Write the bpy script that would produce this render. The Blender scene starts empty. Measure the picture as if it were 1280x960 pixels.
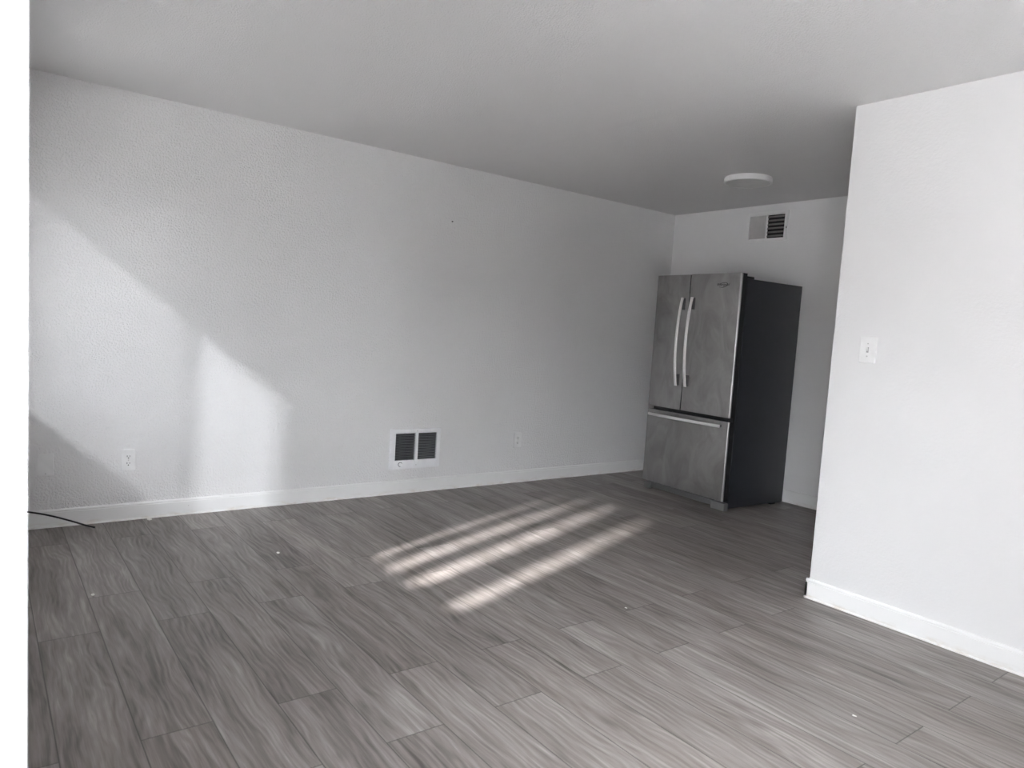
import bpy, bmesh, math, random
from mathutils import Vector, Matrix
random.seed(7)
sc = bpy.context.scene

# ------------------------------------------------------------------ camera
F_PX = 886.53
YAW, PITCH, ROLL = -0.9204, -0.0761, 0.0655
CAM = Vector((4.5781, 0.0, 1.256))
fw = Vector((math.sin(YAW)*math.cos(PITCH), math.cos(YAW)*math.cos(PITCH), math.sin(PITCH)))
r0 = Vector((math.cos(YAW), -math.sin(YAW), 0)); u0 = r0.cross(fw)
rt = math.cos(ROLL)*r0 + math.sin(ROLL)*u0
up = -math.sin(ROLL)*r0 + math.cos(ROLL)*u0
cd = bpy.data.cameras.new('camera'); cam = bpy.data.objects.new('camera', cd)
sc.collection.objects.link(cam); sc.camera = cam
m = Matrix.Identity(4)
for i in range(3):
    m[i][0] = rt[i]; m[i][1] = up[i]; m[i][2] = -fw[i]; m[i][3] = CAM[i]
cam.matrix_world = m
cd.sensor_fit = 'HORIZONTAL'; cd.sensor_width = 36.0; cd.lens = F_PX*36.0/1280.0
cd.clip_start = 0.02; cd.clip_end = 200
cd.dof.use_dof = True; cd.dof.focus_distance = 4.3; cd.dof.aperture_fstop = 4.2

# ------------------------------------------------------------------ light
SKY = 6.0            # overcast daylight
SUN_SIDE = 33000.0   # sunlight bounced in low from the right, through the window onto the left wall
SUN_FLOOR = 175000.0   # sunlight bounced in from across the yard, through the window onto the floor
EXPOSURE = 1.33
SUN = 106.0
w = bpy.data.worlds.new('sky'); sc.world = w; w.use_nodes = True
bg = w.node_tree.nodes['Background']; bg.inputs['Color'].default_value = (0.92, 0.955, 1.0, 1)
# bright sky patch, added to throw more light in through the doorway
wt = w.node_tree; tcw = wt.nodes.new('ShaderNodeTexCoord'); dp = wt.nodes.new('ShaderNodeVectorMath'); dp.operation = 'DOT_PRODUCT'
dp.inputs[1].default_value = Vector((1.15, -1.0, 0.62)).normalized()
nm = wt.nodes.new('ShaderNodeVectorMath'); nm.operation = 'NORMALIZE'
wt.links.new(tcw.outputs['Generated'], nm.inputs[0]); wt.links.new(nm.outputs[0], dp.inputs[0])
mr = wt.nodes.new('ShaderNodeMapRange'); mr.interpolation_type = 'SMOOTHSTEP'
mr.inputs['From Min'].default_value = 0.80; mr.inputs['From Max'].default_value = 0.99
mr.inputs['To Min'].default_value = SKY; mr.inputs['To Max'].default_value = SKY*3.7
wt.links.new(dp.outputs['Value'], mr.inputs['Value']); wt.links.new(mr.outputs['Result'], bg.inputs['Strength'])

def spot(name, loc, target, power, radius_at_target, size, blend, color):
    l = bpy.data.lights.new(name, 'SPOT'); o = bpy.data.objects.new(name, l); sc.collection.objects.link(o)
    d = Vector(target) - Vector(loc)
    o.location = loc; o.rotation_euler = d.to_track_quat('-Z', 'Y').to_euler()
    l.energy = power; l.shadow_soft_size = size; l.color = color
    l.spot_size = 2*math.atan(radius_at_target/d.length); l.spot_blend = blend
    return o
D1 = Vector((-1.65, 1.0, -0.87)).normalized()
T1 = Vector((1.55, -0.05, 1.45))
spot('sun_bounce_side', T1 - D1*25, T1, SUN_SIDE, 1.34, 0.65, 0.6, (0.93, 0.96, 1.0))
spot('sun_bounce_yard', (6.7, -12.5, 8.5), (2.30, -0.1, 1.36), SUN_FLOOR, 0.66, 0.30, 0.9, (1.0, 0.985, 0.965))

# the high sun stands behind the building: it lights the yard, never the room
sl_ = bpy.data.lights.new('sun', 'SUN'); so = bpy.data.objects.new('sun', sl_); sc.collection.objects.link(so)
so.rotation_euler = Vector((0.25, -0.55, -1.0)).to_track_quat('-Z', 'Y').to_euler(); sl_.energy = SUN; sl_.angle = 0.009

vs = sc.view_settings
vs.view_transform = 'Standard'; vs.look = 'None'; vs.exposure = EXPOSURE; vs.gamma = 1.0; vs.use_curve_mapping = False
sc.cycles.diffuse_bounces = 8; sc.cycles.max_bounces = 12
sc.cycles.caustics_reflective = False; sc.cycles.caustics_refractive = False

# ------------------------------------------------------------------ helpers
C = sc.collection
class NT:
    def __init__(s, name):
        s.m = bpy.data.materials.new(name); s.m.use_nodes = True
        s.t = s.m.node_tree; s.b = s.t.nodes['Principled BSDF']
    def n(s, typ, **kw):
        x = s.t.nodes.new(typ)
        for k, v in kw.items():
            if k in x.inputs: x.inputs[k].default_value = v
            else: setattr(x, k, v)
        return x
    def l(s, a, b): s.t.links.new(a, b)
    def ramp(s, fac, stops):
        r = s.n('ShaderNodeValToRGB'); e = r.color_ramp.elements
        while len(e) < len(stops): e.new(0.5)
        for i, (p, c) in enumerate(stops):
            e[i].position = p; e[i].color = c if len(c) == 4 else (*c, 1)
        s.l(fac, r.inputs['Fac']); return r.outputs['Color']
    def mix(s, fac, a, b, mode='MIX'):
        x = s.n('ShaderNodeMix', data_type='RGBA', blend_type=mode)
        for sock, v in ((x.inputs[0], fac), (x.inputs[6], a), (x.inputs[7], b)):
            if isinstance(v, (int, float)): sock.default_value = v
            elif isinstance(v, tuple): sock.default_value = (*v, 1)
            else: s.l(v, sock)
        return x.outputs[2]
    def math(s, op, a, b=0.0, c=None):
        x = s.n('ShaderNodeMath', operation=op)
        for sock, v in zip(x.inputs, (a, b, c)):
            if v is None: continue
            if isinstance(v, (int, float)): sock.default_value = v
            else: s.l(v, sock)
        return x.outputs[0]
    def obj(s, scale=(1, 1, 1)):
        tc = s.n('ShaderNodeTexCoord'); mp = s.n('ShaderNodeMapping')
        mp.inputs['Scale'].default_value = scale
        s.l(tc.outputs['Object'], mp.inputs['Vector']); return mp.outputs['Vector']
    def noise(s, vec, scale, detail=2, rough=0.5, dist=0.0):
        x = s.n('ShaderNodeTexNoise'); x.inputs['Scale'].default_value = scale
        x.inputs['Detail'].default_value = detail; x.inputs['Roughness'].default_value = rough
        x.inputs['Distortion'].default_value = dist
        s.l(vec, x.inputs['Vector']); return x.outputs['Fac']
    def bump(s, h, strength, dist):
        x = s.n('ShaderNodeBump'); x.inputs['Strength'].default_value = strength
        x.inputs['Distance'].default_value = dist
        s.l(h, x.inputs['Height']); s.l(x.outputs['Normal'], s.b.inputs['Normal'])

def plain(name, col, rough=0.5, metal=0.0, var=0.04, spec=0.5):
    t = NT(name)
    n = t.noise(t.obj(), 14, 3)
    c = t.ramp(n, [(0.3, tuple(x*(1-var) for x in col)), (0.7, tuple(min(1, x*(1+var)) for x in col))])
    t.l(c, t.b.inputs['Base Color'])
    t.b.inputs['Roughness'].default_value = rough; t.b.inputs['Metallic'].default_value = metal
    t.b.inputs['Specular IOR Level'].default_value = spec
    return t.m

def paint_wall(name, col, scale=88, strength=0.6, dist=0.005, spec=0.3):
    t = NT(name); v = t.obj()
    big = t.noise(v, 1.3, 3)
    c = t.ramp(big, [(0.3, tuple(x*0.975 for x in col)), (0.7, col)])
    t.l(c, t.b.inputs['Base Color'])
    t.b.inputs['Roughness'].default_value = 0.55; t.b.inputs['Specular IOR Level'].default_value = spec
    a = t.noise(v, scale, 3, 0.5, 0.4)
    h = t.ramp(a, [(0.38, (0, 0, 0)), (0.62, (1, 1, 1))])
    t.bump(h, strength, dist)
    return t.m

class MB:
    """collects shapes; build() links them as one mesh object"""
    def __init__(s): s.bm = bmesh.new()
    def box(s, x0, x1, y0, y1, z0, z1, bev=0.0, seg=2):
        b = bmesh.new()
        bmesh.ops.create_cube(b, size=1)
        for v in b.verts:
            v.co = Vector((x0+(v.co.x+.5)*(x1-x0), y0+(v.co.y+.5)*(y1-y0), z0+(v.co.z+.5)*(z1-z0)))
        if bev: bmesh.ops.bevel(b, geom=b.edges[:], offset=bev, segments=seg, affect='EDGES', profile=0.6)
        return s.add(b)
    def add(s, b, mat=None):
        if mat is not None: bmesh.ops.transform(b, matrix=mat, verts=b.verts[:])
        me = bpy.data.meshes.new('tmp'); b.to_mesh(me); b.free(); s.bm.from_mesh(me); bpy.data.meshes.remove(me)
        return s
    def cyl(s, c, axis, r, h, seg=32, r2=None, bev=0.0):
        b = bmesh.new()
        bmesh.ops.create_cone(b, cap_ends=True, segments=seg, radius1=r, radius2=r if r2 is None else r2, depth=h)
        if bev:
            es = [e for e in b.edges if abs(abs(e.verts[0].co.z)-h/2) < 1e-6 and abs(e.verts[0].co.z-e.verts[1].co.z) < 1e-6]
            bmesh.ops.bevel(b, geom=es, offset=bev, segments=3, affect='EDGES', profile=0.5)
        q = Vector((0, 0, 1)).rotation_difference(Vector(axis)).to_matrix().to_4x4()
        return s.add(b, Matrix.Translation(c) @ q)
    def lathe(s, prof, c, seg=64):
        b = bmesh.new(); rings = []
        for (r, z) in prof:
            rings.append([b.verts.new((c[0]+r*math.cos(2*math.pi*k/seg), c[1]+r*math.sin(2*math.pi*k/seg), c[2]+z)) for k in range(seg)])
        for a, d in zip(rings, rings[1:]):
            for k in range(seg): b.faces.new((a[k], a[(k+1) % seg], d[(k+1) % seg], d[k]))
        b.faces.new(rings[0]); b.faces.new(rings[-1])
        bmesh.ops.recalc_face_normals(b, faces=b.faces[:])
        return s.add(b)
    def prism(s, poly, ax, lo, hi):
        """poly in the two axes other than ax, extruded along ax"""
        b = bmesh.new()
        def P(p, t):
            q = list(p); q.insert(ax, t); return b.verts.new(q)
        A = [P(p, lo) for p in poly]; B = [P(p, hi) for p in poly]; n = len(poly)
        b.faces.new(A); b.faces.new(B)
        for i in range(n): b.faces.new((A[i], A[(i+1) % n], B[(i+1) % n], B[i]))
        bmesh.ops.recalc_face_normals(b, faces=b.faces[:])
        return s.add(b)
    def sweep(s, pts, sect):
        """pts: list of (centre, x axis, y axis); sect: 2D outline"""
        b = bmesh.new(); rings = []
        for (c, ax, ay) in pts:
            rings.append([b.verts.new(Vector(c) + Vector(ax)*p[0] + Vector(ay)*p[1]) for p in sect])
        n = len(sect)
        for a, d in zip(rings, rings[1:]):
            for k in range(n): b.faces.new((a[k], a[(k+1) % n], d[(k+1) % n], d[k]))
        b.faces.new(rings[0]); b.faces.new(rings[-1])
        bmesh.ops.recalc_face_normals(b, faces=b.faces[:])
        return s.add(b)
    def build(s, name, mat, parent=None, smooth=True, matrix=None):
        me = bpy.data.meshes.new(name)
        if matrix is not None: bmesh.ops.transform(s.bm, matrix=matrix, verts=s.bm.verts[:])
        s.bm.to_mesh(me); s.bm.free()
        me.materials.append(mat)
        o = bpy.data.objects.new(name, me); C.objects.link(o)
        if smooth:
            for p in me.polygons: p.use_smooth = True
            if hasattr(me, 'set_sharp_from_angle'): me.set_sharp_from_angle(angle=math.radians(32))
        if parent is not None: o.parent = parent
        return o

def thing(name, label, cat, loc=(0, 0, 0), rot=(0, 0, 0), group=None):
    o = bpy.data.objects.new(name, None); C.objects.link(o); o.empty_display_size = 0.05
    o.location = loc; o.rotation_euler = rot
    return tag(o, label, cat, group)
def tag(o, label, cat, group=None):
    o['label'] = label; o['category'] = cat
    if group: o['group'] = group
    return o
def struct(o):
    o['kind'] = 'structure'; return o

def capsule(w_, h_, n=5):
    """rounded rectangle outline, radius = corner"""
    return rrect(w_, h_, min(w_, h_)/2*0.999, n)
def rrect(w_, h_, r, n=4):
    out = []
    for cx, cy, a0 in ((w_/2-r, h_/2-r, 0), (-w_/2+r, h_/2-r, 90), (-w_/2+r, -h_/2+r, 180), (w_/2-r, -h_/2+r, 270)):
        for k in range(n+1):
            a = math.radians(a0+90*k/n); out.append((cx+r*math.cos(a), cy+r*math.sin(a)))
    return out

# ------------------------------------------------------------------ materials
M = {}
M['wall'] = paint_wall('white_orange_peel_paint', (0.80, 0.797, 0.797))
M['wall_smooth'] = paint_wall('white_smooth_wall_paint', (0.80, 0.797, 0.80), 95, 0.16, 0.003)
M['ceiling'] = paint_wall('white_textured_ceiling_paint', (0.79, 0.787, 0.787), 130, 0.45, 0.004, 0.2)
M['trim'] = plain('white_semigloss_trim_paint', (0.82, 0.82, 0.815), 0.38)
M['plastic'] = plain('white_plastic', (0.83, 0.83, 0.83), 0.35)
M['enamel'] = plain('white_enamel', (0.84, 0.845, 0.86), 0.3)
M['black'] = plain('duct_shade_black', (0.006, 0.006, 0.006), 0.8)
M['slot'] = plain('dark_slot', (0.03, 0.03, 0.03), 0.7)
M['dark_metal'] = plain('dark_grey_metal_fins', (0.19, 0.195, 0.21), 0.5, 0.2)
M['vent_slat'] = plain('dark_grey_louvre', (0.16, 0.155, 0.15), 0.7)  # darker grey for the slats of the open half
M['vent_grey'] = plain('light_grey_louvre', (0.47, 0.465, 0.46), 0.7)  # lighter grey for the closed half
M['screw'] = plain('painted_screw', (0.55, 0.55, 0.54), 0.35, 0.5)
M['cable'] = plain('black_cable_jacket', (0.008, 0.008, 0.009), 0.4)
M['rubber'] = plain('black_gasket_rubber', (0.012, 0.012, 0.013), 0.6)
M['body'] = plain('charcoal_painted_steel', (0.030, 0.032, 0.038), 0.31, 0.0, 0.06)
M['handle'] = plain('satin_handle_metal', (0.90, 0.89, 0.88), 0.34, 0.8)
M['mount'] = plain('dark_handle_mount', (0.10, 0.10, 0.10), 0.4, 0.5)
M['grey_plastic'] = plain('grey_plastic', (0.11, 0.11, 0.11), 0.5)
M['diffuser'] = plain('milky_diffuser', (0.72, 0.72, 0.71), 0.5)
M['alu'] = plain('bronze_window_frame', (0.10, 0.09, 0.08), 0.6)
M['strike'] = plain('brushed_strike_metal', (0.45, 0.44, 0.43), 0.35, 0.9)
M['fleck'] = plain('white_fleck', (0.78, 0.77, 0.74), 0.8)

# stainless: brushed, smudged
t = NT('smudged_stainless_steel'); v = t.obj()
sm = t.noise(t.obj((3, 3, 1.6)), 2.2, 4, 0.6, 1.2)
br = t.noise(t.obj((2, 2, 220)), 3, 2)
base = t.ramp(sm, [(0.3, (0.27, 0.265, 0.26)), (0.72, (0.40, 0.393, 0.39))])
t.l(base, t.b.inputs['Base Color']); t.b.inputs['Metallic'].default_value = 1.0
rr = t.math('MULTIPLY_ADD', sm, 0.22, 0.26); rr2 = t.math('MULTIPLY_ADD', br, 0.06, rr)
t.l(rr2, t.b.inputs['Roughness']); t.b.inputs['Anisotropic'].default_value = 0.4
M['steel'] = t.m

# baseboard with scuffed yellowed foot
t = NT('scuffed_white_baseboard'); v = t.obj()
sep = t.n('ShaderNodeSeparateXYZ'); t.l(v, sep.inputs[0])
low = t.math('SUBTRACT', 1.0, t.math('DIVIDE', sep.outputs[2], 0.035))
n1 = t.noise(t.obj((5, 5, 22)), 2.4, 4, 0.65)
st = t.math('MULTIPLY', t.math('MAXIMUM', low, 0.0), t.math('MULTIPLY', t.math('MAXIMUM', t.math('SUBTRACT', n1, 0.47), 0.0), 3.8))
st.node.use_clamp = True
c = t.mix(st, (0.82, 0.82, 0.815), (0.60, 0.53, 0.45))
n2 = t.noise(v, 30, 2); sp = t.ramp(n2, [(0.77, (0, 0, 0)), (0.80, (1, 1, 1))])
c = t.mix(t.math('MULTIPLY', sp, 0.5), c, (0.35, 0.32, 0.3))
t.l(c, t.b.inputs['Base Color']); t.b.inputs['Roughness'].default_value = 0.4
M['baseboard'] = t.m

# vinyl planks: UVMap = metres along / across inside the plank, 'rnd' = colour attribute per plank
t = NT('grey_oak_vinyl_planks')
uv = t.n('ShaderNodeUVMap', uv_map='UVMap'); rnd = t.n('ShaderNodeAttribute', attribute_name='rnd')
su = t.n('ShaderNodeSeparateXYZ'); t.l(uv.outputs[0], su.inputs[0])
sr = t.n('ShaderNodeSeparateColor'); t.l(rnd.outputs['Color'], sr.inputs[0])
def gvec(sx, sy, off):
    x = t.math('MULTIPLY_ADD', su.outputs[0], sx, t.math('MULTIPLY', sr.outputs[0], 57.0+off))
    y = t.math('MULTIPLY_ADD', su.outputs[1], sy, t.math('MULTIPLY', sr.outputs[1], 41.0+off))
    cb = t.n('ShaderNodeCombineXYZ'); t.l(x, cb.inputs[0]); t.l(y, cb.inputs[1]); t.l(t.math('MULTIPLY', sr.outputs[2], 13.0), cb.inputs[2])
    return cb.outputs[0]
broad = t.noise(gvec(1.1, 7, 1), 1.6, 3, 0.55, 0.8)      # broad streaks
warp = t.math('SUBTRACT', t.noise(gvec(1.6, 5, 15), 1.5, 2, 0.5), 0.5)
def gwarp(sx, sy, off, amt):
    v_ = gvec(sx, sy, off); a_ = t.n('ShaderNodeVectorMath', operation='ADD'); cb_ = t.n('ShaderNodeCombineXYZ')
    t.l(t.math('MULTIPLY', warp, amt), cb_.inputs[1]); t.l(v_, a_.inputs[0]); t.l(cb_.outputs[0], a_.inputs[1]); return a_.outputs[0]
grain = t.noise(gwarp(1.3, 30, 5, 1.5), 2.2, 5, 0.65, 0.5)     # streaky grain
fine = t.noise(gvec(5, 220, 9), 1.5, 3, 0.6)             # pores
wav = t.n('ShaderNodeTexWave', wave_type='BANDS', bands_direction='Y')
wav.inputs['Scale'].default_value = 1.0; wav.inputs['Distortion'].default_value = 9.0
wav.inputs['Detail'].default_value = 2.0; wav.inputs['Detail Scale'].default_value = 0.6
t.l(gwarp(0.8, 12, 3, 1.8), wav.inputs['Vector'])
g = t.math('ADD', t.math('MULTIPLY', broad, 0.48), t.math('MULTIPLY', grain, 0.50))
g = t.math('ADD', g, t.math('MULTIPLY', fine, 0.16))
g = t.math('ADD', g, t.math('MULTIPLY', wav.outputs['Fac'], 0.07))
g = t.math('ADD', g, t.math('MULTIPLY', t.math('SUBTRACT', sr.outputs[0], 0.92), 0.11))
col = t.ramp(g, [(0.36, (0.072, 0.061, 0.056)), (0.52, (0.187, 0.167, 0.157)), (0.62, (0.25, 0.227, 0.217)), (0.78, (0.39, 0.363, 0.352))])
warm = t.mix(t.math('MULTIPLY', sr.outputs[1], 0.5), (1, 1, 1), (1.0, 0.965, 0.935))
col = t.mix(1.0, col, warm, 'MULTIPLY')
# knots
vor = t.n('ShaderNodeTexVoronoi'); vor.inputs['Scale'].default_value = 1.0
t.l(gvec(1.9, 5.5, 21), vor.inputs['Vector'])
kn = t.ramp(vor.outputs['Distance'], [(0.03, (1, 1, 1)), (0.14, (0, 0, 0))])
col = t.mix(t.math('MULTIPLY', t.math('MULTIPLY', kn, grain), 0.9), col, (0.062, 0.052, 0.047))
# seams from normalised UV
uv2 = t.n('ShaderNodeUVMap', uv_map='Edge'); s2 = t.n('ShaderNodeSeparateXYZ'); t.l(uv2.outputs[0], s2.inputs[0])
edge = t.math('MINIMUM', s2.outputs[0], s2.outputs[1])     # unused third path keeps metres to nearest border
dx = t.math('MINIMUM', su.outputs[0], t.math('SUBTRACT', s2.outputs[0], su.outputs[0]))
dy = t.math('MINIMUM', su.outputs[1], t.math('SUBTRACT', s2.outputs[1], su.outputs[1]))
dd = t.math('MINIMUM', dx, dy)
sm_ = t.ramp(t.math('MULTIPLY', dd, 100.0), [(0.10, (1, 1, 1)), (0.26, (0, 0, 0))])
col = t.mix(t.math('MULTIPLY', sm_, 0.75), col, (0.03, 0.027, 0.025))
# dusty white scuffs
tcv = t.obj((1, 3.5, 1))
sc1 = t.noise(tcv, 26, 4, 0.75); sc2 = t.noise(t.obj((0.9, 1.6, 1)), 1.7, 2)
sm1 = t.ramp(sc1, [(0.66, (0, 0, 0)), (0.74, (1, 1, 1))]); sm2 = t.ramp(sc2, [(0.52, (0, 0, 0)), (0.66, (1, 1, 1))])
col = t.mix(t.math('MULTIPLY', t.math('MULTIPLY', sm1, sm2), 0.35), col, (0.55, 0.54, 0.52))
t.l(col, t.b.inputs['Base Color'])
t.l(t.math('MULTIPLY_ADD', grain, 0.18, 0.36), t.b.inputs['Roughness'])
t.b.inputs['Specular IOR Level'].default_value = 0.5
t.bump(t.math('SUBTRACT', grain, t.math('MULTIPLY', sm_, 1.2)), 0.25, 0.0012)
M['floor'] = t.m

# ------------------------------------------------------------------ room shell
H = 2.44
YF, YP, XP = 5.302, 3.3846, 2.7246        # far wall, partition face, partition end
YN, YO = 0.012, -0.12                      # near wall, inner and outer face
XR = 6.2
WX0, WX1, WZ0, WZ1 = 0.34, 2.67, 0.85, 2.10   # window in the near wall
DX0, DX1, DZ1 = 4.13, 5.15, 2.06              # doorway the camera stands in

# floor of separate planks in one mesh
bm = bmesh.new(); L1 = bm.loops.layers.uv.new('UVMap'); L2 = bm.loops.layers.uv.new('Edge')
RC = bm.loops.layers.float_color.new('rnd')
PIT, PLEN = 0.2, 1.213
k = 0; y = 0.19 - 2*PIT
while y < YF:
    off = 1.19 if k % 2 else 1.562
    if k % 2 == 0: off = 1.562
    x = off - 2*PLEN - 0.0
    while x < XR:
        x0, x1 = max(x, -0.05), min(x+PLEN, XR+0.05); y0, y1 = max(y, YO), min(y+PIT, YF+0.05)
        if x1 > x0 and y1 > y0:
            f = bm.faces.new([bm.verts.new(p) for p in ((x0, y0, 0), (x1, y0, 0), (x1, y1, 0), (x0, y1, 0))])
            rc = (random.random(), random.random(), random.random(), 1)
            for lp in f.loops:
                p = lp.vert.co
                lp[L1].uv = (p.x-x, p.y-y); lp[L2].uv = (PLEN, PIT); lp[RC] = rc
        x += PLEN
    y += PIT; k += 1
# slab under the planks
sl = bmesh.ops.create_cube(bm, size=1)['verts']
for v_ in sl: v_.co = Vector((-0.05+(v_.co.x+.5)*(XR+0.1), YO+(v_.co.y+.5)*(YF+0.05-YO), -0.1+(v_.co.z+.5)*0.098))
me = bpy.data.meshes.new('floor'); bm.to_mesh(me); bm.free(); me.materials.append(M['floor'])
fo = bpy.data.objects.new('floor', me); C.objects.link(fo); struct(fo)

# ceiling with a faint drywall seam ridge
b = MB()
prof = [(YO, H), (2.78, H), (2.83, H-0.002), (2.87, H-0.002), (2.92, H), (YF+0.1, H), (YF+0.1, H+0.1), (YO, H+0.1)]
b.prism(prof, 0, -0.1, XR+0.1)
struct(b.build('ceiling', M['ceiling'], smooth=False))

b = MB(); b.box(-0.1, 0, YO, YF+0.1, -0.1, H); struct(b.build('wall_left', M['wall']))
b = MB(); b.box(0, XR+0.1, YF, YF+0.1, -0.1, H); struct(b.build('wall_back', M['wall_smooth']))
b = MB(); b.box(XP, XR, YP, YP+0.115, 0, H, 0.006); struct(b.build('wall_right', M['wall_smooth']))
b = MB(); b.box(XR, XR+0.1, YO, YF, -0.1, H); struct(b.build('wall_side', M['wall_smooth']))
b = MB()
b.box(0, WX0, YO, YN, 0, H); b.box(WX0, WX1, YO, YN, 0, WZ0); b.box(WX0, WX1, YO, YN, WZ1, H)
b.box(WX1, DX0, YO, YN, 0, H); b.box(DX0, DX1, YO, YN, DZ1, H); b.box(DX1, XR, YO, YN, 0, H)
struct(b.build('wall_front', M['wall_smooth']))

# baseboards: flat board, small rounded cap
BH, BT = 0.10, 0.012
def bprof(s_=1):
    return [(0, 0), (BT+0.004, 0), (BT+0.004, 0.005), (BT, 0.009), (BT, BH-0.018), (BT-0.0025, BH-0.016), (BT-0.0025, BH-0.013), (BT, BH-0.011), (BT-0.002, BH-0.004), (BT-0.006, BH), (0, BH)]
b = MB()
b.prism([(p[0], p[1]) for p in bprof()], 1, YN, 0.205)
b.prism([(p[0], p[1]) for p in bprof()], 1, 0.2065, YF)
struct(b.build('baseboard_left', M['baseboard'], smooth=False))
b = MB(); b.prism([(YF-p[0], p[1]) for p in bprof()], 0, BT, XR)
struct(b.build('baseboard_back', M['baseboard'], smooth=False))
b = MB(); b.prism([(YP-p[0], p[1]) for p in bprof()], 0, XP-BT, XR)
b.prism([(XP-p[0], p[1]) for p in bprof()], 1, YP-BT, YP+0.115+BT)
struct(b.build('baseboard_right', M['baseboard'], smooth=False))

# window in the near wall: frame, plus added dimming screens and stripe-cutting fins
b = MB()
for a in ((WX0, WX0+0.03, WZ0, WZ1), (WX1-0.0, WX1+0.0001, WZ0, WZ1), (WX0+.03, WX1, WZ0, WZ0+0.006), (WX0+.03, WX1, WZ1-0.006, WZ1)):
    b.box(a[0], a[1], YO+0.02, YO+0.06, a[2], a[3])
b.box(1.852, 1.870, YO+0.02, YO+0.05, WZ0+.006, WZ1-.006)
b.box(1.870, WX1, YO+0.02, YO+0.05, WZ0+.006, 1.055)
win = struct(b.build('window_1', M['alu']))
t = NT('grey_dimming_screen'); tr = t.n('ShaderNodeBsdfTransparent'); mx = t.n('ShaderNodeMixShader')
wv = t.noise(t.obj(), 900, 0); t.b.inputs['Base Color'].default_value = (0.05, 0.05, 0.05, 1)
mx.inputs[0].default_value = 0.30
t.l(tr.outputs[0], mx.inputs[2]); t.l(t.b.outputs[0], mx.inputs[1])
t.l(mx.outputs[0], t.t.nodes['Material Output'].inputs['Surface'])
b = MB(); b.box(WX0+0.03, 1.852, YO+0.034, YO+0.036, WZ0+0.006, WZ1-0.006)  # unseen screen, added to dim the light through this half
b.build('added_dimming_screen', t.m, win)
scm = t.m.copy(); scm.node_tree.nodes['Mix Shader'].inputs[0].default_value = 0.45
b = MB(); b.box(1.870, WX1-0.001, YO+0.034, YO+0.036, 1.055, WZ1-0.006)  # second added screen, lets a little more light through
b.build('added_dimming_screen', scm, win)
fd = Vector((-1.65, 1.0, 0)).normalized(); fn = Vector((fd.y, -fd.x, 0))
for xa, xb in ((1.11, 1.31), (1.305, 1.505), (1.50, 1.70), (1.695, 1.895), (1.94, 2.06), (2.14, 2.265), (2.365, 2.57)):  # unseen fins, added to cut the yard beam into floor stripes
    ln = (xb-xa)/0.67*0.98; c = Vector(((xa+xb)/2, YO-0.16, 0))
    x_shift = (6.7-c.x)/12.4*(YO-0.16-YO)*-1
    c.x += x_shift
    b = MB()
    P = [c+fd*ln/2+fn*.004, c+fd*ln/2-fn*.004, c-fd*ln/2-fn*.004, c-fd*ln/2+fn*.004]
    b.prism([(p.x, p.y) for p in P], 2, {2.06: 1.20, 2.265: 1.18, 2.57: 1.08}.get(xb, 0.78), 2.35)
    b.build('added_stripe_fin', M['alu'], win)

# door jamb beside the camera
b = MB(); b.prism([(YO-0.02, 0), (0.0315, 0), (0.0128, DZ1), (YO-0.02, DZ1)], 0, DX0-0.05, DX0+0.002)
jamb = struct(b.build('trim_1', M['trim']))
b = MB(); b.box(DX0+0.002, DX0+0.0035, YO+0.035, YO+0.075, 1.02, 1.09, 0.0006)
b.build('strike_plate', M['strike'], jamb)

# yard slab outside
b = MB(); b.box(-8, 16, -16, YO-0.001, -0.2, -0.06)
struct(b.build('trim_2', plain('concrete_patio', (0.42, 0.415, 0.415), 0.9, 0, 0.1)))

b = MB(); b.box(-14, 22, -9.4, -9.0, -0.2, 2.7); b.box(-14, 22, -9.5, -8.9, 2.7, 2.8)  # unseen wall across the yard, height shaped to block low sky light
struct(b.build('sky_blocker_wall', plain('sky_blocker_grey', (0.14, 0.14, 0.14), 0.8, 0, 0.08)))

# ------------------------------------------------------------------ refrigerator
FR = thing('refrigerator', 'stainless french-door refrigerator with charcoal sides and bottom freezer drawer', 'refrigerator', (0.556, 4.503, 0), (0, 0, -0.049))
FW, FD, DT = 0.843, 0.744, 0.062
b = MB(); b.box(0.0, FW, DT+0.012, FD, 0.018, 1.745, 0.004)
cab = b.build('cabinet', M['body'], FR)
b = MB(); b.box(0.012, FW-0.012, DT, DT+0.0119, 0.08, 1.735); b.build('gasket', M['rubber'], FR)

def door(name, x0, x1, z0, z1, rl=0.010, rr_=0.014):
    # core (dark sides) with a steel skin whose vertical edges roll back
    fa, fb, e_ = max(rl, 0.003)+0.0008, max(rr_, 0.003)+0.0008, 0.0006
    c_ = MB(); c_.prism([(x0+e_, fa), (x1-e_, fb), (x1-e_, DT), (x0+e_, DT)], 2, z0+0.001, z1-0.001)
    root = c_.build(name, M['rubber'], FR)
    s_ = MB(); n = 5
    out = [(x0, max(rl, 0.003)+0.001)]
    for i in range(n+1):
        a = math.radians(180+90*i/n); out.append((x0+rl+rl*math.cos(a), rl+rl*math.sin(a)))
    for i in range(n+1):
        a = math.radians(270+90*i/n); out.append((x1-rr_+rr_*math.cos(a), rr_+rr_*math.sin(a)))
    out.append((x1, max(rr_, 0.003)+0.001))
    s_.prism(out, 2, z0, z1)
    s_.build('steel_skin', M['steel'], root)
    return root
dl = door('door', 0.0, 0.352, 0.707, 1.780, 0.010, 0.002)
dr = door('door', 0.361, FW, 0.707, 1.782, 0.002, 0.014)
dw = door('freezer_drawer', 0.0, FW, 0.077, 0.677)

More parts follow.
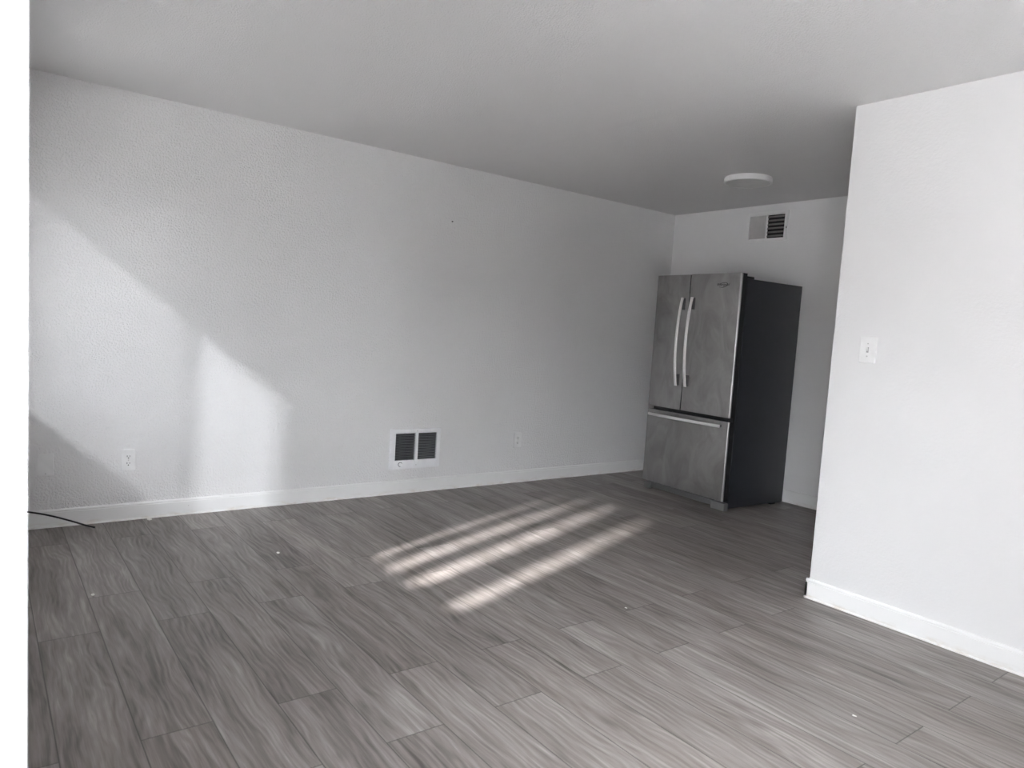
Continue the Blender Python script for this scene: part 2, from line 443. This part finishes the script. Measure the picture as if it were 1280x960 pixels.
def bow_handle(par, xc, z0, z1):
    pts = []; n = 22
    for i in range(n+1):
        s_ = i/n; z = z0+(z1-z0)*s_
        bow = math.sin(math.pi*s_)**0.8
        yy = -0.028-0.036*bow
        pts.append(((xc, yy, z), (1, 0, 0), (0, 1, 0)))
    h = MB(); h.sweep(pts, rrect(0.023, 0.014, 0.005, 3))
    hd = h.build('handle', M['handle'], par)
    for a0, a1 in ((z0+0.004, z0+0.092), (z1-0.095, z1-0.004)):
        top = a1 > (z0+z1)/2
        d_in = -0.040
        poly = [(0.0005, a0), (0.0005, a1), (-0.026, a1), (d_in, a0)] if top else [(0.0005, a0), (0.0005, a1), (d_in, a1), (-0.026, a0)]
        q = MB(); q.prism(poly, 0, xc-0.008, xc+0.008)
        q.build('handle_mount', M['mount'], par)
bow_handle(dl, 0.314, 0.898, 1.598)
bow_handle(dr, 0.412, 0.898, 1.602)
# freezer bar handle
pts = []
for i in range(21):
    s_ = i/20; bow = math.sin(math.pi*s_)**0.8
    pts.append(((0.045+0.735*s_, -0.030-0.022*bow, 0.640), (0, 0, 1), (0, 1, 0)))
h = MB(); h.sweep(pts, rrect(0.024, 0.013, 0.005, 3)); h.build('handle', M['handle'], dw)
for x0 in (0.052, 0.735):
    q = MB(); q.box(x0, x0+0.04, -0.028, 0.0005, 0.632, 0.648); q.build('handle_mount', M['mount'], dw)
# brand badge: italic word over a swoosh ring
bx_, bz_ = 0.676, 1.697
cu = bpy.data.curves.new('badge', 'FONT'); cu.body = 'Whirlpool'; cu.size = 0.028; cu.shear = 0.35
cu.align_x = 'CENTER'; cu.align_y = 'CENTER'; cu.extrude = 0.0006
tob = bpy.data.objects.new('tmp_text', cu); C.objects.link(tob)
bpy.context.view_layer.update()
me = bpy.data.meshes.new_from_object(tob.evaluated_get(bpy.context.evaluated_depsgraph_get()))
bpy.data.objects.remove(tob)
q = MB(); q.bm.from_mesh(me); bpy.data.meshes.remove(me)
bmesh.ops.transform(q.bm, matrix=Matrix.Translation((bx_, -0.0008, bz_)) @ Matrix.Rotation(math.pi/2, 4, 'X'), verts=q.bm.verts[:])
pts = []
for i in range(41):
    a = math.radians(200+300*i/40)
    wdt = 0.35+0.65*math.sin(math.pi*i/40)
    ca, sa = math.cos(a), math.sin(a)
    tilt = Matrix.Rotation(math.radians(10), 2)
    def E(s_): 
        p = tilt @ Vector((0.040*s_*ca, 0.017*s_*sa)); return Vector((bx_+p.x+0.004, -0.0007, bz_-0.003+p.y))
    d_ = (E(1.08)-E(1.0)).normalized()
    pts.append((E(1), d_*wdt, (0, 1, 0)))
q.sweep(pts, [(-0.0028, -0.0005), (0.0028, -0.0005), (0.0028, 0.0005), (-0.0028, 0.0005)])
q.build('badge', plain('dark_badge_metal', (0.02, 0.02, 0.022), 0.5, 0.0), dr)
# base grille, feet, hinge covers
b = MB(); b.box(0.062, 0.715, 0.045, 0.06, 0.018, 0.060)
for i in range(3): b.box(0.07, 0.705, 0.041, 0.046, 0.024+0.012*i, 0.029+0.012*i)
b.build('base_grille', M['grey_plastic'], FR)
b = MB(); b.box(0.0, 0.062, 0.028, DT+0.012, 0.0, 0.056, 0.004); b.build('front_foot', plain('grey_foot_cover', (0.15, 0.15, 0.148), 0.5), FR)
b = MB(); b.box(0.715, FW, 0.028, DT+0.012, 0.0, 0.058, 0.004); b.build('front_foot', plain('grey_foot_cover_wide', (0.15, 0.15, 0.148), 0.5), FR)
b = MB(); b.box(0.02, FW-0.02, FD-0.12, FD-0.06, 0.0, 0.019); b.build('rear_roller', M['rubber'], FR)
for x0 in (0.02, FW-0.075):
    b = MB(); b.box(x0, x0+0.055, 0.03, 0.16, 1.7455, 1.765, 0.004) if False else b.box(x0, x0+0.055, DT+0.013, 0.17, 1.7452, 1.765, 0.004)
    b.build('hinge_cover', M['rubber'], FR)

# ------------------------------------------------------------------ wall heater
HT = thing('wall_heater', 'white recessed fan wall heater with two dark louvred grilles and a dial', 'heater', (0, 2.4025, 0.184))
HWd, HHt = 0.418, 0.298        # local: y along wall, z up, x out of wall
b = MB()
def bar(mb, y0, y1, z0, z1, x1=0.022, x0=0.0, bev=0.0): mb.box(x0, x1, y0, y1, z0, z1, bev)
o2, o1 = HHt-0.034, 0.066
bar(b, 0, 0.040, 0, HHt, 0.024, 0, 0.007); bar(b, HWd-0.032, HWd, 0, HHt, 0.024, 0, 0.007)
bar(b, 0.030, HWd-0.025, o2, HHt, 0.024, 0, 0.007); bar(b, 0.030, HWd-0.025, 0, o1, 0.024, 0, 0.007)
bar(b, 0.202, 0.226, o1-0.006, o2+0.006, 0.0225)
b.build('bezel', M['enamel'], HT)
b = MB(); b.box(0.0225, 0.0265, 0.2, 0.228, 0.006, o1-0.004, 0.0015); b.build('centre_rib', M['enamel'], HT)
b = MB(); b.box(0.0003, 0.002, 0.032, HWd-0.026, o1-0.004, o2+0.004); b.build('back_plate', M['slot'], HT)
for y0, y1 in ((0.0405, 0.2015), (0.2265, HWd-0.0325)):
    g_ = MB(); n = 17
    for i in range(n):
        z = o1+0.004+(o2-o1-0.008)*i/(n-1)
        g_.prism([(0.004, z-0.002), (0.018, z-0.0042), (0.018, z-0.0008), (0.004, z)], 1, y0+0.0003, y1-0.0003)
    g_.build('louvre_grille', M['dark_metal'], HT)
b = MB(); b.cyl((0.031, 0.083, 0.037), (1, 0, 0), 0.0135, 0.014, 28, 0.012, 0.002); b.box(0.038, 0.0405, 0.0815, 0.0845, 0.026, 0.048, 0.0008)
kb = b.build('knob', M['enamel'], HT)
b = MB(); b.cyl((0.0243, 0.083, 0.037), (1, 0, 0), 0.0175, 0.001, 28); b.build('dial_ring', M['dark_metal'], kb)
for y in (0.214,):
    for z in (0.028, HHt-0.017):
        b = MB(); b.cyl((0.0262, y, z), (1, 0, 0), 0.0035, 0.003, 14); b.build('screw', M['screw'], HT)

# ------------------------------------------------------------------ outlets, plates, switch
def plate_geo(wd, ht, th=0.006):
    b_ = MB(); n = rrect(wd, ht, 0.004, 3); n2 = rrect(wd-0.006, ht-0.006, 0.003, 3)
    b_.sweep([((0, 0, 0), (0, 1, 0), (0, 0, 1)), ((th*0.5, 0, 0), (0, 1, 0), (0, 0, 1))], n)
    bm_ = MB(); bm_.sweep([((th*0.5, 0, 0), (0, 1, 0), (0, 0, 1))]*1 + [((th, 0, 0), (0, 1-0.006/wd, 0), (0, 0, 1-0.006/ht))], n)
    me_ = bpy.data.meshes.new('x'); bm_.bm.to_mesh(me_); bm_.bm.free(); b_.bm.from_mesh(me_); bpy.data.meshes.remove(me_)
    return b_
def outlet(label, y, z):
    o = thing('wall_outlet', label, 'outlet', (0, y, z))
    plate_geo(0.076, 0.126).build('cover_plate', M['plastic'], o)
    for dz in (-0.0205, 0.0205):
        b_ = MB(); b_.sweep([((0.0055, 0, dz), (0, 1, 0), (0, 0, 1)), ((0.0075, 0, dz), (0, 1, 0), (0, 0, 1))], rrect(0.034, 0.030, 0.011, 5))
        r_ = b_.build('receptacle', M['plastic'], o)
        s_ = MB(); s_.box(0.0072, 0.0078, -0.0085, -0.0055, dz-0.002, dz+0.008); s_.box(0.0072, 0.0078, 0.0055, 0.0080, dz-0.001, dz+0.007)
        s_.cyl((0.0075, 0, dz-0.008), (1, 0, 0), 0.0032, 0.0006, 14)
        s_.build('slots', M['slot'], r_)
    b_ = MB(); b_.cyl((0.0065, 0, 0), (1, 0, 0), 0.003, 0.0016, 14); b_.build('screw', M['screw'], o)
    return o
outlet('white duplex outlet on the sunlit left wall near the shadow edge', 0.7155, 0.3555)
outlet('white duplex outlet on the left wall between heater and refrigerator', 3.577, 0.3525)
o = thing('blank_cover_plate', 'plain white blank wall plate above the black cable', 'wall plate', (0, 0.3105, 0.3515))
plate_geo(0.078, 0.124).build('cover_plate', M['plastic'], o)
b = MB(); b.cyl((0.0062, 0.001, -0.048), (1, 0, 0), 0.0032, 0.0016, 14); b.build('screw', M['screw'], o)

sw = thing('light_switch', 'white toggle light switch on the right partition wall', 'light switch', (2.9025, YP, 1.271), (0, 0, -math.pi/2))
plate_geo(0.078, 0.125).build('cover_plate', M['plastic'], sw)
b = MB(); b.box(0.0055, 0.0066, -0.0055, 0.0055, -0.0125, 0.0125); b.build('toggle_slot', plain('grey_slot', (0.35, 0.35, 0.35), 0.6), sw)
b = MB(); b.prism([(0.0066, -0.004), (0.0066, 0.006), (0.017, 0.0115), (0.0185, 0.005)], 1, -0.0042, 0.0042); b.build('toggle', M['plastic'], sw)
for z in (-0.030, 0.030):
    b = MB(); b.cyl((0.0063, 0, z), (1, 0, 0), 0.0033, 0.0016, 14); b.build('screw', M['screw'], sw)

# ------------------------------------------------------------------ air vent on the far wall
VT = thing('air_vent', 'white wall air register below the ceiling, half closed, half dark louvres', 'vent', (0.822, YF, 2.131))
VW, VH = 0.375, 0.252       # local x along wall, z up, -y out
b = MB()
b.box(0, 0.014, -0.012, 0, 0, VH, 0.003); b.box(VW-0.030, VW, -0.012, 0, 0, VH, 0.003)
b.box(0.012, VW-0.028, -0.012, 0, VH-0.031, VH, 0.003); b.box(0.012, VW-0.028, -0.012, 0, 0, 0.029, 0.003)
b.box(0.174, 0.187, -0.0115, 0, 0.027, VH-0.03)
b.build('frame', M['plastic'], VT)
b = MB(); b.box(0.188, VW-0.031, -0.0015, -0.0003, 0.0295, VH-0.0315); b.build('duct_shade_plate', M['black'], VT)  # black plate stands in for the shade inside the duct
b = MB()
for i in range(6):
    z = 0.046+0.0318*i
    b.prism([(-0.0100, z-0.006), (-0.0085, z-0.008), (-0.002, z+0.006), (-0.0035, z+0.008)], 0, 0.1875, VW-0.0305)
b.build('open_louvre', M['vent_slat'], VT)
b = MB(); b.box(0.0145, 0.1735, -0.004, -0.0003, 0.0295, VH-0.0315)
for i in range(11):
    x = 0.022+0.0144*i
    b.prism([(x-0.005, -0.004), (x+0.005, -0.004), (x+0.001, -0.0075)], 2, 0.030, VH-0.032)
b.build('closed_louvre', M['vent_grey'], VT, smooth=False)
b = MB(); b.box(VW-0.010, VW-0.004, -0.018, -0.012, 0.10, 0.115, 0.001); b.build('lever', M['grey_plastic'], VT)

# ------------------------------------------------------------------ ceiling light
CL = thing('ceiling_light', 'round white flush ceiling light, switched off, above the refrigerator alcove', 'ceiling light', (1.440, 4.375, H))
b = MB(); b.lathe([(0.150, 0), (0.162, -0.002), (0.165, -0.008), (0.165, -0.036), (0.161, -0.041), (0.150, -0.041), (0.150, -0.037)], (0, 0, 0))
b.build('housing', M['plastic'], CL)
b = MB(); b.lathe([(0.1495, -0.0365), (0.1495, -0.0385), (0.10, -0.0395), (0.02, -0.040)], (0, 0, 0))
b.build('diffuser', M['diffuser'], CL)

# ------------------------------------------------------------------ cable, nail, flecks
cp = [(0.10, YN, 0.165), (0.095, 0.11, 0.15), (0.085, 0.213, 0.123), (0.082, 0.321, 0.090), (0.082, 0.433, 0.044), (0.09, 0.50, 0.015), (0.115, 0.54, 0.0052)]
cu = bpy.data.curves.new('cable_path', 'CURVE'); cu.dimensions = '3D'; cu.bevel_depth = 0.0048; cu.bevel_resolution = 3; cu.use_fill_caps = True
s_ = cu.splines.new('BEZIER'); s_.bezier_points.add(len(cp)-1)
for bp, p in zip(s_.bezier_points, cp): bp.co = p; bp.handle_left_type = bp.handle_right_type = 'AUTO'
tob = bpy.data.objects.new('tmp_cable', cu); C.objects.link(tob); bpy.context.view_layer.update()
me = bpy.data.meshes.new_from_object(tob.evaluated_get(bpy.context.evaluated_depsgraph_get())); bpy.data.objects.remove(tob)
me.materials.clear(); me.materials.append(M['cable'])
cb = bpy.data.objects.new('cable', me); C.objects.link(cb)
for p in me.polygons: p.use_smooth = True
tag(cb, 'loose black cable drooping past the baseboard onto the floor', 'cable')
b = MB(); b.cyl((0.006, 2.824, 2.028), (1, 0, 0), 0.004, 0.010, 12)
tag(b.build('nail', M['slot']), 'small dark nail high on the left wall', 'nail')

def fleck(label, x, y, r, seed, zr=0.3):
    rn = random.Random(seed); b_ = bmesh.new(); bmesh.ops.create_icosphere(b_, subdivisions=2, radius=1)
    for v_ in b_.verts:
        k_ = 0.75+0.5*rn.random(); v_.co = Vector((v_.co.x*r*k_*1.25, v_.co.y*r*k_*0.8, max(v_.co.z, -0.2)*r*zr*k_))
    lo = min(v_.co.z for v_ in b_.verts)
    mb = MB(); mb.add(b_, Matrix.Translation((0, 0, -lo)))
    o_ = mb.build('paint_fleck', M['fleck']); o_.location = (x, y, 0.0002)
    return tag(o_, label, 'debris', 'white flecks on the floor')
fleck('white fleck on the floor just in front of the black cable', 1.154, 0.412, 0.010, 1)
fleck('white fleck on the floor between the left outlet and the light stripes', 0.943, 1.286, 0.010, 2)
fleck('white flake on the floor against the left baseboard at the shadow edge', 0.042, 0.827, 0.016, 3, 0.2)
fleck('white fleck on the floor out from the right partition baseboard', 3.453, 2.441, 0.006, 4)
fleck('tiny white speck on the floor between stripes and partition corner', 2.377, 2.427, 0.006, 5)
